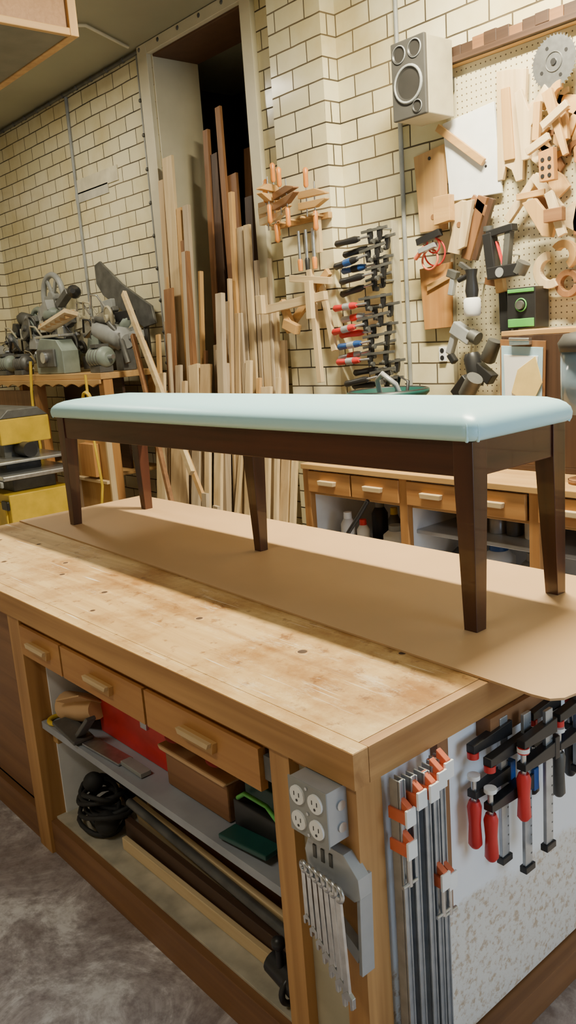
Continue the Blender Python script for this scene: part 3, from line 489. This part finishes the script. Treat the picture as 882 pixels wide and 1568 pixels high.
b=MB(); b.lathe([(.04,0),(.045,.12),(.02,.16),(.02,.30)],(-2.22,2.88,.876),(0,0,1),BLK,16); b.bar((-2.22,2.88,1.17),(-2.14,2.86,1.24),.07,.06,BLK); b.cyl((-2.16,2.85,1.18),(-2.10,2.83,1.25),.035,DGR); b.obj('orbital_sander',.004)
# ------------------------------------------------ clamp rack
b=MB(); b.box(-2.815,-2.80,3.15,3.198,1.15,1.98,BEI)
for z in(1.94,1.70,1.50,1.27): b.cyl((-2.807,3.09,z),(-2.807,3.16,z),.006,STL)
b.obj('clamp_rack_rail',.002)
def qclamp(z,x0,hc,band=None,tilt=.02,y=3.06,Ln=.36):
    b=MB(); p0=V((x0,y,z-tilt)); d=V((Ln,.02,tilt*1.3)); dn=d.normalized()
    b.lathe([(.010,0),(.0175,.010),(.0150,.055),(.0175,.13),(.012,.155)],p0,d,hc,12)
    if band: b.lathe([(.0182,0),(.0182,.045)],p0+dn*.070,d,band,12)
    b.cyl(p0+dn*.15,p0+dn*.22,.006,STL)
    b.bar(p0+dn*.17+V((0,.0,.024)),p0+d+V((0,0,.024)),.013,.008,DGR,up=(0,1,0))
    q=p0+dn*.215
    b.prism([(-.010,.034),(.014,.034),(.016,.0),(.010,-.030),(-.004,-.035),(-.010,0)],q,dn,(0,0,1),(0,.016,0),BLK)
    e=p0+dn*(Ln*.84); b.prism([(-.010,.034),(.012,.034),(.012,.0),(.004,-.030),(-.008,-.032),(-.012,0)],e,dn,(0,0,1),(0,.016,0),BLK)
    b.cyl(e+V((-.02,.008,-.024)),e+V((-.004,.008,-.024)),.012,DGR); b.cyl(q+V((.012,.008,-.026)),q+V((.026,.008,-.026)),.012,DGR)
    b.obj('quick_grip_clamp',.001)
cols=[(1.915,BLK,None),(1.875,BLK,None),(1.835,BLK,BLU),(1.785,BLU,BLK),(1.745,BLK,None),(1.70,BLK,None),(1.605,RED,SLV),(1.560,SLV,RED),(1.515,RED,SLV),(1.470,RED,None),(1.425,BLU,SLV),(1.380,SLV,RED),(1.335,RED,SLV),(1.29,BLK,None),(1.25,BLK,None),(1.21,BLK,None)]
for i,(z,a,bb) in enumerate(cols):
    qclamp(z,-3.12+.02*math.sin(i*2.1)+(.07 if i>12 else (.04 if i<6 else 0)),a,bb,.014+.014*(i%3),3.04+.035*(i%2),.38 if 5<i<13 else .33)
# ------------------------------------------------ handscrews
def handscrew(o,u,v,Lj,gap,mj,name='handscrew_clamp'):
    o,u,v=V(o),V(u).normalized(),V(v).normalized(); b=MB(); w=u.cross(v)
    for sgn in(-1,1):
        base=o+v*(sgn*gap/2)
        pts=[(0,0),(Lj*.62,0),(Lj,0),(Lj,.006*sgn),(Lj*.62,.034*sgn),(0,.034*sgn)]
        b.prism(pts,base-w*.016,u,v,w*.032,mj)
    for q,sg in((.25,1),(.55,-1)):
        c0=o+u*(Lj*q); b.cyl(c0-v*(gap/2+.07),c0+v*(gap/2+.07),.004,STL,n=8)
        hs=c0+v*(sg*(gap/2+.05)); b.lathe([(.008,0),(.013,.01),(.012,.06),(.015,.085),(.006,.095)],hs,v*sg,ORH,12)
    b.obj(name,.0015)
handscrew((-3.62,3.02,2.14),(1,0,.02),(0,.0,1),.24,.015,HON['x']); handscrew((-3.56,2.97,2.10),(1,-.1,.05),(-.05,0,1),.24,.02,PALE['x']); handscrew((-3.30,3.02,2.14),(1,0,-.02),(.03,0,1),.2,.02,HON['x']); handscrew((-3.40,2.94,2.15),(.95,-.2,.1),(.0,0,1),.22,.015,BRN['x']); handscrew((-3.47,3.03,2.20),(.3,-.9,0),(0,0,1),.2,.015,HON['y'])
b=MB(); b.box(-3.60,-3.15,3.07,3.098,2.04,2.07,HON['x']); 
for i in range(5): b.cyl((-3.55+i*.09,3.0,2.06),(-3.55+i*.09,3.08,2.055),.006,HON['y'])
b.obj('tool_rail',.002)
b=MB()
for i in range(3):
    x=-3.34+i*.055; b.cyl((x,3.03,1.86),(x,3.03,2.00),.008+.001*i,STL,n=10); b.lathe([(.012,0),(.014,.05),(.010,.06)],(x,3.03,1.80),(0,0,1),ORH if i!=1 else BLK,12)
b.bar((-3.22,3.06,2.05),(-3.22,3.06,1.88),.03,.02,PALE['z']); b.obj('screwdriver_row')
piece('wooden_bar_clamp',[('b',(-3.62,3.0,1.62),(-3.13,3.0,1.66),.045,.03,PALE['x']),('b',(-3.62,2.97,1.60),(-3.62,2.97,1.70),.05,.03,PALE['z']),('b',(-3.22,2.97,1.74),(-3.22,2.97,1.55),.04,.03,PALE['z'])])
piece('wooden_bar_clamp',[('b',(-3.27,3.03,1.80),(-3.24,3.03,1.22),.035,.025,PALE['z']),('b',(-3.42,3.03,1.77),(-3.12,3.03,1.73),.035,.03,PALE['x'])])
piece('wooden_bar_clamp',[('b',(-3.52,3.06,1.50),(-3.16,3.06,1.78),.04,.025,HON['x']),('b',(-3.50,3.02,1.66),(-3.42,3.02,1.50),.04,.03,HON['z'])])
piece('wooden_bar_clamp',[('b',(-3.22,3.06,1.72),(-3.15,3.06,1.38),.035,.02,PALE['z']),('b',(-3.46,3.0,1.54),(-3.36,3.0,1.50),.05,.04,HON['x'])])
# ------------------------------------------------ lumber
GT=wood('grey_tan_wood',(.38,.29,.19),(.54,.43,.30),'z'); TN=wood('tan_board',(.46,.31,.16),(.62,.45,.25),'z')
tones=[PALE['z'],PALE['z'],HON['z'],GT,GT,TN,TN,BRN['z']]
b=MB()
for i in range(15):
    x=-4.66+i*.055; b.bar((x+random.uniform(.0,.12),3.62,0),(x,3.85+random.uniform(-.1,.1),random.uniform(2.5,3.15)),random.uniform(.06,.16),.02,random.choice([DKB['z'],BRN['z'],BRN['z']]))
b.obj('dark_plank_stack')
b=MB()
def brd(x0,y0,x1,y1,z1,w,t,m): b.bar((x0,y0,0.0),(x1,y1,z1),w,t,m)
brd(-4.52,2.98,-4.62,3.13,2.62,.11,.02,PALE['z']); brd(-4.66,2.99,-4.72,3.14,2.50,.06,.03,TN)
brd(-4.42,2.94,-4.52,3.12,2.30,.05,.03,HON['z']); brd(-4.30,3.1,-4.42,3.3,2.75,.05,.025,BRN['z']); brd(-4.2,3.1,-4.36,3.3,2.60,.08,.02,DKB['z']); brd(-4.05,3.1,-4.28,3.3,2.85,.05,.02,BRN['z']); brd(-4.0,3.1,-4.2,3.3,2.45,.10,.02,BRN['z']); brd(-3.95,3.1,-4.05,3.3,2.3,.07,.02,DKB['z'])
xs=[-4.7,-4.62,-4.54,-4.47,-4.40,-4.33,-4.26,-4.19,-4.12,-4.05,-3.98,-3.91,-3.86]
for i,x in enumerate(xs):
    for k in range(3):
        y0=2.93-.085*k; hh=random.choice([1.2,1.45,1.7,1.9,2.1,2.3])-.28*k
        brd(x+random.uniform(0,.20),y0,x+random.uniform(-.08,.03),3.10-.07*k,max(1.0,hh),random.choice([.02,.03,.04,.06,.10]),random.uniform(.015,.03),random.choice(tones))
for x,hh,w in((-3.82,2.1,.05),(-3.76,1.9,.03),(-3.70,1.80,.07),(-3.65,1.9,.02),(-3.62,1.65,.03),(-3.58,1.45,.05)):
    brd(x+.03,2.98,x,3.08,hh,w,.02,random.choice([PALE['z'],TN,PALE['z'],GT]))
for x,hh,w in((-3.80,1.35,.05),(-3.72,1.25,.03),(-3.66,1.2,.09),(-3.55,1.25,.03),(-3.5,.98,.07),(-3.42,1.05,.04)):
    brd(x+.06,2.80,x,3.0,hh,w,.02,random.choice([PALE['z'],TN,HON['z']]))
for x,hh,w in((-4.5,1.3,.10),(-4.33,1.15,.14),(-4.15,1.0,.08),(-4.02,1.1,.05),(-4.24,1.25,.04),(-3.92,1.05,.07)):
    brd(x+.10,2.64,x,2.84,hh,w,.02,random.choice([PALE['z'],TN,GT]))
b.bar((-3.9,2.60,.75),(-4.86,2.85,1.82),.04,.025,PALE['x']); b.bar((-3.6,2.62,.15),(-4.60,2.80,1.50),.035,.02,HON['x']); b.bar((-4.1,2.58,.5),(-4.72,2.80,1.55),.03,.025,BRN['x'])
b.obj('lumber_stack',.0015,1)
b=MB(); b.lathe([(.20,0),(.24,.46),(.25,.47),(.25,.49),(.225,.49),(.19,.03),(.0005,.03)],(-3.50,2.30,.0),(0,0,1),BLK,28,False)
for i in range(7): a=i*.9; b.bar((-3.50+.06*math.cos(a),2.30+.06*math.sin(a),.04),(-3.50+.15*math.cos(a),2.30+.13*math.sin(a),.60+.05*(i%3)),.04,.02,random.choice(tones))
b.obj('scrap_wood_bin')
# ------------------------------------------------ machine bench on left
b=MB(); b.box(-7.3,-4.98,2.68,3.16,1.28,1.32,HON['x'])
sc=[(-7.3,1.28)]
n_=46
for i in range(n_+1): sc.append((-7.3+2.32*i/n_,1.23+.022*abs(math.sin(i*math.pi/4))))
sc.append((-4.98,1.28)); b.pxz(sc,2.665,2.68,HON['x'])
for x in(-7.25,-6.1,-5.06): b.box(x,x+.07,2.70,2.77,0,1.28,ORG['z']); b.box(x,x+.07,3.08,3.15,0,1.28,ORG['z'])
b.box(-7.2,-5.0,2.72,3.13,.62,.64,HON['x']); b.box(-6.95,-6.1,2.73,2.75,.66,1.2,BRN['z']); b.box(-6.0,-5.1,2.9,2.92,.64,1.28,DKB['x'])
b.obj('machine_bench',.003)
b=MB(); z=1.322
def wheel(x,y,zc,r,m=GRY):
    b.torus((x,y,zc),(0,1,0),r,.024,m,32,8); b.cyl((x,y-.03,zc),(x,y+.03,zc),.045,m)
    for i in range(6): a=i*math.pi/3; b.bar((x,y,zc),(x+r*math.cos(a),y,zc+r*math.sin(a)),.032,.02,m)
wheel(-6.28,3.05,1.90,.17); b.bar((-6.28,3.09,z),(-6.28,3.09,1.90),.09,.03,GRY); b.bar((-6.55,3.09,z+.04),(-6.28,3.09,1.80),.07,.03,GRY); b.bar((-6.0,3.09,z+.04),(-6.28,3.09,1.80),.07,.03,GRY)
wheel(-6.62,3.06,1.70,.13,GRG); b.bar((-6.62,3.10,z),(-6.62,3.10,1.70),.09,.03,DGR)
b.obj('bandsaw_wheel_frame',.003)
def motor(x,y,zc,r,Lm,ang=0,m=GRY):
    b=MB(); d=V((math.cos(ang),math.sin(ang),0)); o=V((x,y,zc))-d*Lm/2
    b.lathe([(r*.5,0),(r*.85,.01),(r,.03),(r,Lm-.03),(r*.85,Lm-.01),(r*.5,Lm)],o,d,m,20); b.cyl(o+d*Lm,o+d*(Lm+.05),.015,STL)
    for k in range(4): b.torus(o+d*(.05+k*(Lm-.1)/3),d,r,.004,DGR,20,6)
    b.box(x-.07,x+.07,y-.05,y+.05,z,zc-r*.8,DGR); b.box(x-.04,x+.04,y-.05,y+.05,zc+r*.9,zc+r*1.25,DGR); b.obj('electric_motor',.003)
motor(-6.98,2.77,z+.12,.075,.22); motor(-6.66,2.76,z+.09,.065,.20,.1,GRG); motor(-6.36,2.76,z+.085,.06,.18,.1,DGR); motor(-5.12,2.77,z+.10,.07,.2,.1,GRG)
b=MB(); b.prism([(0,0),(.44,0),(.44,.16),(.36,.24),(.10,.26),(0,.14)],(-6.0,2.71,z),(1,0,0),(0,0,1),(0,.13,0),GRG); b.box(-5.94,-5.66,2.69,2.71,z+.05,z+.18,DGR); b.cyl((-5.8,2.69,z+.12),(-5.8,2.67,z+.12),.04,STL); b.box(-6.0,-5.6,2.72,2.84,z+.26,z+.28,STL); b.obj('jointer_casting',.006)
b=MB(); b.bar((-5.98,2.80,z+.33),(-5.48,2.78,z+.42),.10,.03,PALE['x'],up=(0,.3,1))
for i in range(6): b.bar((-5.93+i*.08,2.75,z+.345+i*.012),(-5.93+i*.08,2.83,z+.355+i*.012),.012,.05,HON['y'],up=(0,0,1))
b.obj('wooden_rack')
b=MB(); b.pxz([(-5.70,2.08),(-5.62,2.10),(-5.35,1.92),(-4.98,1.74),(-4.95,1.62),(-5.10,1.60),(-5.62,1.86),(-5.70,1.95)],3.12,3.14,DGR); b.bar((-5.1,3.14,z),(-5.1,3.14,1.66),.05,.02,DGR); b.bar((-5.5,3.14,z),(-5.5,3.14,1.9),.05,.02,DGR); b.obj('saw_guard_plate',.003)
b=MB(); rnd=random.Random(11)
b.lathe([(.05,0),(.085,.02),(.085,.36),(.05,.40)],(-5.42,2.96,z+.30),(1,-.05,-.28),GRY,20); b.bar((-5.35,2.96,z),(-5.35,2.96,z+.24),.1,.1,DGR); b.bar((-5.10,2.95,z),(-5.10,2.95,z+.14),.1,.1,DGR)
b.tube([(-5.48,2.92,z+.24),(-5.35,2.90,z+.36),(-5.2,2.90,z+.34),(-5.06,2.90,z+.24),(-5.0,2.91,z+.05)],.02,DGR)
def top_z(x):
    prof=[(-7.15,.30),(-6.8,.48),(-6.4,.45),(-6.0,.55),(-5.6,.58),(-5.3,.45),(-5.0,.32)]
    for (a,ha),(c_,hc_) in zip(prof,prof[1:]):
        if a<=x<=c_: return ha+(hc_-ha)*(x-a)/(c_-a)
    return .3
for i in range(110):
    x=rnd.uniform(-7.12,-5.02); y=rnd.uniform(2.92,3.0); hz=z+.06+rnd.random()*max(.05,(top_z(x)-.06)); m=rnd.choice([GRY,GRY,DGR,GRG,DGR,STL,BEI,BLK]); k=i%6
    if k==0: 
        r=rnd.uniform(.04,.085); ax=(rnd.uniform(-.3,.3),-1,rnd.uniform(-.3,.3)); hz=max(hz,z+r+.02); b.torus((x,y-.03,hz),ax,r,.011,m,20,6); b.lathe([(r*.35,-.02),(r*.35,.03)],(x,y-.03,hz),ax,m,12); b.lathe([(r*.95,0),(r*.95,.006)],(x,y-.03,hz),ax,m,20)
    elif k==1: b.bar((x-.07,y,hz),(x+.08,y+rnd.uniform(-.03,.03),hz+rnd.uniform(0,.1)),rnd.uniform(.03,.09),rnd.uniform(.03,.08),m)
    elif k==2: r=rnd.uniform(.03,.055); d=V((rnd.uniform(-1,1),rnd.uniform(-.2,.1),rnd.uniform(0,.5))).normalized(); b.lathe([(r*.6,0),(r,.01),(r,.10),(r*.7,.115),(r*.4,.15)],V((x,y,hz)),d,m,14)
    elif k==3: b.prism([(0,0),(.13,0),(.13,.05),(.09,.10),(.03,.12),(0,.05)],(x-.06,y-.02,hz-.03),(1,0,rnd.uniform(-.1,.3)),(0,rnd.uniform(-.1,.2),1),(0,.06,0),m)
    elif k==4: b.tube([(x,y-.02,hz-.04),(x+.05,y-.04,hz+.05),(x+.12,y-.03,hz+.04),(x+.16,y,hz-.04)],.009,rnd.choice([BLK,RUB,STL,BEI]),6)
    else: b.bar((x,y,max(z+.02,hz-.12)),(x+rnd.uniform(-.06,.06),y,hz+.06),.022,.022,rnd.choice([STL,DGR])); b.box(x-.05,x+.05,y-.04,y+.04,max(z+.002,hz-.10),hz-.01,m)
b.obj('machine_parts_pile',.003,1)
b=MB(); b.tube([(-5.97,2.65,z+.1),(-6.0,2.64,1.2),(-6.02,2.64,1.0),(-5.95,2.63,.8),(-6.0,2.64,.55)],.011,YEL); b.tube([(-4.96,2.56,1.32),(-4.96,2.56,1.2),(-4.93,2.55,.9),(-4.87,2.54,.6),(-4.95,2.55,.4)],.009,YEL)
b.torus((-4.96,2.55,1.15),(0,1,0),.06,.009,YEL); b.torus((-4.93,2.54,1.16),(0,1,.3),.05,.009,YEL); b.obj('yellow_extension_cord')
b=MB(); b.box(-6.9,-6.35,2.25,2.6,.0,.28,BLK)
b.box(-6.2,-5.15,2.02,2.46,.02,.60,YEL); b.box(-6.15,-5.2,2.005,2.02,.08,.54,YEL); b.box(-5.25,-5.15,2.0,2.02,.5,.56,BLK); b.cyl((-5.7,2.005,.40),(-5.7,1.99,.40),.03,BLK)
b.box(-6.3,-5.10,1.98,2.5,.70,.73,STL); b.box(-6.1,-5.25,2.1,2.4,.60,.70,DGR); b.box(-6.3,-5.1,1.96,1.98,.66,.70,GRY); b.box(-6.2,-5.2,2.0,2.5,.79,.81,STL)
b.box(-6.4,-5.35,2.1,2.45,.90,1.07,YEL); b.box(-6.4,-6.3,2.15,2.4,.72,.92,DGR); b.box(-5.6,-5.45,2.15,2.4,.72,.92,DGR); b.prism([(0,0),(.35,0),(.28,.06),(.07,.06)],(-6.4,2.1,1.07),(0,1,0),(0,0,1),(1.05,0,0),DGR); b.cyl((-5.4,2.25,.86),(-5.25,2.25,.86),.05,BLK)
b.obj('yellow_thickness_planer',.01)
b=MB(); b.box(-5.35,-5.33,2.6,2.64,0,1.1,PALE['z']); b.box(-4.88,-4.86,2.6,2.64,0,1.1,PALE['z']); b.box(-5.33,-4.88,2.62,2.64,.0,1.06,HON['z']); b.box(-5.33,-4.88,2.60,2.62,1.06,1.1,PALE['x']); b.box(-5.33,-4.88,2.58,2.62,.6,.62,PALE['x']); b.box(-5.2,-5.0,2.57,2.62,.64,.86,ORG['z']); b.obj('plywood_carcass',.002)
